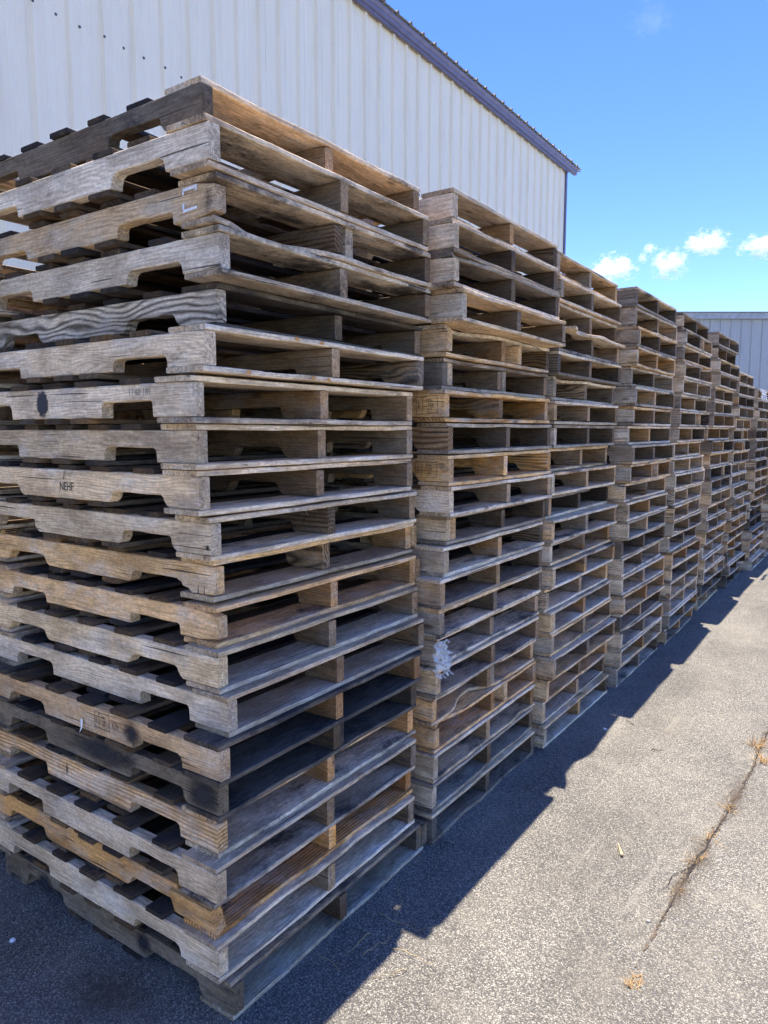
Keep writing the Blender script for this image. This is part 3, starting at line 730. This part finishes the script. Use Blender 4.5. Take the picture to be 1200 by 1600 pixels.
def ribbon(name, pts, mat, seed, z=.004):
    r = random.Random(seed); v, f = [], []
    dense = []
    for (x0,y0,w0),(x1,y1,w1) in zip(pts, pts[1:]):
        for j in range(14): t = j/14; dense.append((x0+(x1-x0)*t, y0+(y1-y0)*t, w0+(w1-w0)*t))
    for x, y, wd in dense:
        m_ = .012*mnoise.noise((y*11,seed,0)); a = wd*(.35+r.random()); c = wd*(.35+r.random())
        v += [(x+m_-a, y, z), (x+m_+c, y, z)]
    for i in range(len(dense)-1): f.append((2*i,2*i+1,2*i+3,2*i+2))
    return link(name, mesh_from(v, f, name, mat), None)
def soil():
    t = NT('crack_soil'); tc = t.n('TexCoord'); p = tc.outputs['Object']
    nz = t.noise(p, 34, 5.0, 0.7); n2 = t.noise(p, 150, 3.0, 0.7)
    t.L(t.mix(n2, (0.05,0.036,0.025,1), (0.20,0.15,0.10,1)), t.b.inputs['Base Color']); t.b.inputs['Roughness'].default_value = 0.95
    tr = t.n('BsdfTransparent'); ms = t.n('MixShader')
    t.L(t.remap(nz, 0.46, 0.56), ms.inputs[0]); t.L(tr.outputs[0], ms.inputs[1]); t.L(t.b.outputs[0], ms.inputs[2]); t.L(ms.outputs[0], t.out.inputs[0])
    return t.m
M_SOIL = soil()
tag(ribbon('asphalt_crack', [(1.0,3.3,.012),(.975,2.9,.02),(.985,2.6,.010),(.955,2.05,.014),(.932,1.75,.02),(.918,1.52,.018),(.908,1.38,.015),(.90,1.2,.008),(.89,1.0,.006),(.885,.85,.003)], M_SOIL, 4), kind='structure')
M_GAP = simple('crack_gap', (0.025,0.02,0.017), 0.95, var=.4, scale=60)
tag(ribbon('asphalt_crack', [(1.002,3.3,.002),(.977,2.9,.004),(.985,2.6,.002),(.957,2.05,.0025),(.934,1.75,.004),(.919,1.52,.005),(.908,1.38,.004),(.90,1.2,.002),(.893,1.06,.0005)], M_GAP, 4, .0052), kind='structure')
tag(ribbon('asphalt_crack', [(.919,1.54,.003),(.88,1.44,.002),(.862,1.33,.001),(.84,1.27,.0004)], M_GAP, 7, .0054), kind='structure')
def patch(loc, sx, sy, rz, mat):
    m = disc.copy(); m.materials.append(mat); o = link('soil_patch', m, None, loc, (0,0,rz)); o.scale = (sx, sy, 1); return tag(o, kind='structure')
for q, (x, y, sx, sy, a) in enumerate([(.93,1.6,.06,.22,.1),(.91,1.33,.05,.16,.1),(.96,2.2,.05,.3,.0),(-.36,-.12,.17,.12,.4)]): patch((x,y,.005+.0011*q), sx, sy, a, M_DIRT)
for q, (x, y, sx, sy, a) in enumerate([(1.05,1.0,.22,.4,.2),(1.25,1.4,.25,.5,0),(.8,.75,.16,.3,.4),(.55,2.9,.25,.5,.3),(1.3,2.4,.3,.5,0)]): patch((x,y,.011+.0011*q), sx, sy, a, M_DUST)
# wood sliver and bits lying about
b = MB(); b.v += [(-.006,-.045,.001),(.006,-.045,.001),(.002,.05,.002),(-.006,-.045,.009),(.006,-.045,.008),(.002,.05,.004)]
b.f += [(0,2,1),(3,4,5),(0,1,4,3),(1,2,5,4),(2,0,3,5)]
o = link('wood_sliver', b.mesh('sliver', M_WOOD), None, (.654,1.47,.004), (0,0,R(28))); setcol(o, (.6,.5,.34), 0)
tag(o, 'pale pointed wood sliver lying alone on the sunlit asphalt', 'wood sliver')
def curl(loc, length, seed, mat, rad, label, cat, name, lift=.012, bends=7):
    r = random.Random(seed); a = r.uniform(0,6.28); p = Vector((0,0,.004)); pts = [p.copy()]
    for i in range(bends):
        a += r.uniform(-.5,.5); p = p+Vector((math.cos(a),math.sin(a),0))*length/bends; pts.append(Vector((p.x,p.y,.004+lift*abs(math.sin(i*1.3+seed)))))
    b = MB(); b.tube(pts, [rad*(1-.6*i/bends) for i in range(bends+1)], 4)
    return tag(link(name, b.mesh(name, mat), None, loc), label, cat)
spots = [((.09,.62,0),.22,'long dry straw curl in the shade by the nearest stack foot'),((.16,.42,0),.16,'short straw curl in front of the nearest stack'),((.05,.78,0),.20,'bent straw against the lowest pallet of the nearest stack'),
         ((.22,.50,0),.17,'straw lying across the shadow edge of the nearest stack'),((.12,.52,0),.14,'thin straw between other straws before the nearest stack'),((.14,.33,0),.12,'straw nearest the bottom of the frame in shade'),
         ((.31,.45,0),.12,'pale straw curl just out in the sun near the shadow edge'),((.33,.12,0),.11,'pale looped straw on sunlit asphalt at the bottom edge')]
for q, (l, ln, lb) in enumerate(spots): curl(l, ln, 20+q, M_STRAW, .0018, lb, 'straw', 'dry_straw')
curl((.07,1.07,0), .2, 41, M_TWIG, .0025, 'dark twig at the foot of the gap between the first two stacks', 'twig', 'dark_twig', .02)
curl((.10,1.12,0), .13, 42, M_TWIG, .002, 'short dark twig beside the gap between the first two stacks', 'twig', 'dark_twig', .015)
curl((.518,2.47,0), .06, 43, M_TWIG, .003, 'small dark twig on sunlit asphalt opposite the third stack', 'twig', 'dark_twig', .008)
curl((.35,2.75,0), .10, 44, M_TWIG, .0022, 'little twig on the shadow edge of the third stack', 'twig', 'dark_twig', .008)
def clump(loc, seed, label, n=26, sp=.05):
    r = random.Random(seed); b = MB()
    for _ in range(n):
        a = r.uniform(0,6.28); b.blade((r.gauss(0,sp),r.gauss(0,sp*.7),.004), (math.cos(a),math.sin(a),r.uniform(0,.5)), r.uniform(.015,.05), .0016, .2)
    tag(link('leaf_litter', b.mesh('litter', M_TWIG), None, loc), label, 'leaf litter')
clump((.11,1.72,0), 61, 'dark leaf litter in the shade before the second stack')
clump((.06,2.14,0), 62, 'dark leaf litter at the foot between second and third stacks', 20, .03)
clump((.16,1.93,0), 63, 'thin leaf litter further along in the second stack shade', 16, .04)
def pebble(loc, s, seed, label, mat=M_STONE):
    r = random.Random(seed); bm = bmesh.new(); bmesh.ops.create_icosphere(bm, subdivisions=1, radius=1)
    for v in bm.verts: v.co *= r.uniform(.75,1.15); v.co.z *= .6
    m = bpy.data.meshes.new('pebble'); bm.to_mesh(m); bm.free(); m.materials.append(mat)
    o = link('pebble', m, None, (loc[0],loc[1],s*.35)); o.scale = (s,s,s); tag(o, label, 'pebble')
pebble((.86,1.106), .009, 1, 'grey pebble beside the near end of the crack')
pebble((1.08,1.05), .006, 2, 'small pebble right of the crack end')
pebble((1.24,1.72), .007, 3, 'reddish pebble close to the right edge', simple('red_pebble', (.30,.14,.08), .9))
pebble((.233,2.6), .012, 4, 'white chip lying in the shade before the third stack', M_WHITE)
pebble((-.82,-.17), .010, 5, 'white chip on the shaded asphalt at the left edge', M_WHITE)
# loose grit: too many to count
def grit():
    r = random.Random(9); v, f = [], []
    for _ in range(2600):
        y = r.uniform(-.4, 3.2); x = r.uniform(.0, 1.7)
        if r.random() < .5: x = .95+r.gauss(0,.22)
        s = r.uniform(.0012,.0036); b0 = len(v)
        for dx, dy, dz in ((1,0,0),(-.5,.87,0),(-.5,-.87,0),(0,0,1)):
            v.append((x+dx*s*r.uniform(.7,1.3), y+dy*s*r.uniform(.7,1.3), .001+dz*s*.9))
        f += [(b0,b0+1,b0+3),(b0+1,b0+2,b0+3),(b0+2,b0,b0+3)]
    tag(link('loose_grit', mesh_from(v, f, 'grit', M_STONE)), 'loose grit scattered over the sunlit asphalt', 'grit', kind='stuff')
grit()

def back_row():
    """pallets of a second row, only glimpsed as darkness through the gaps of the front row"""
    r = random.Random(55); v, f = [], []
    def add(m, mat4):
        b0 = len(v); v.extend(tuple(mat4 @ q.co) for q in m.vertices); f.extend(tuple(b0+i for i in p.vertices) for p in m.polygons)
    for k, (yy, n) in enumerate(((.02,19),(1.1,18),(2.2,17))):
        for i in range(n):
            T = Matrix.Translation((-1.30+r.uniform(-.03,.01), yy+r.uniform(-.03,.03), i*.1195))
            for y in (TS/2, LB/2, LB-TS/2): add(r.choice(V['strc']), T @ Matrix.Translation((-LS/2, y, Z_S)))
            for zz, n2 in ((Z_T, 7), (0, 5)):
                for q in range(n2):
                    add(V['innerc'][q % 5], T @ Matrix.Translation((-.06-(LS-.12)*q/(n2-1), LB/2, zz)) @ Matrix.Rotation(R(90), 4, 'Z'))
    o = link('back_row_pallets', mesh_from(v, f, 'back_row', M_WOOD)); setcol(o, (.30,.27,.23), .3)
    tag(o, 'second row of grey pallets glimpsed through gaps of the nearest stacks', 'pallets', kind='stuff')
back_row()
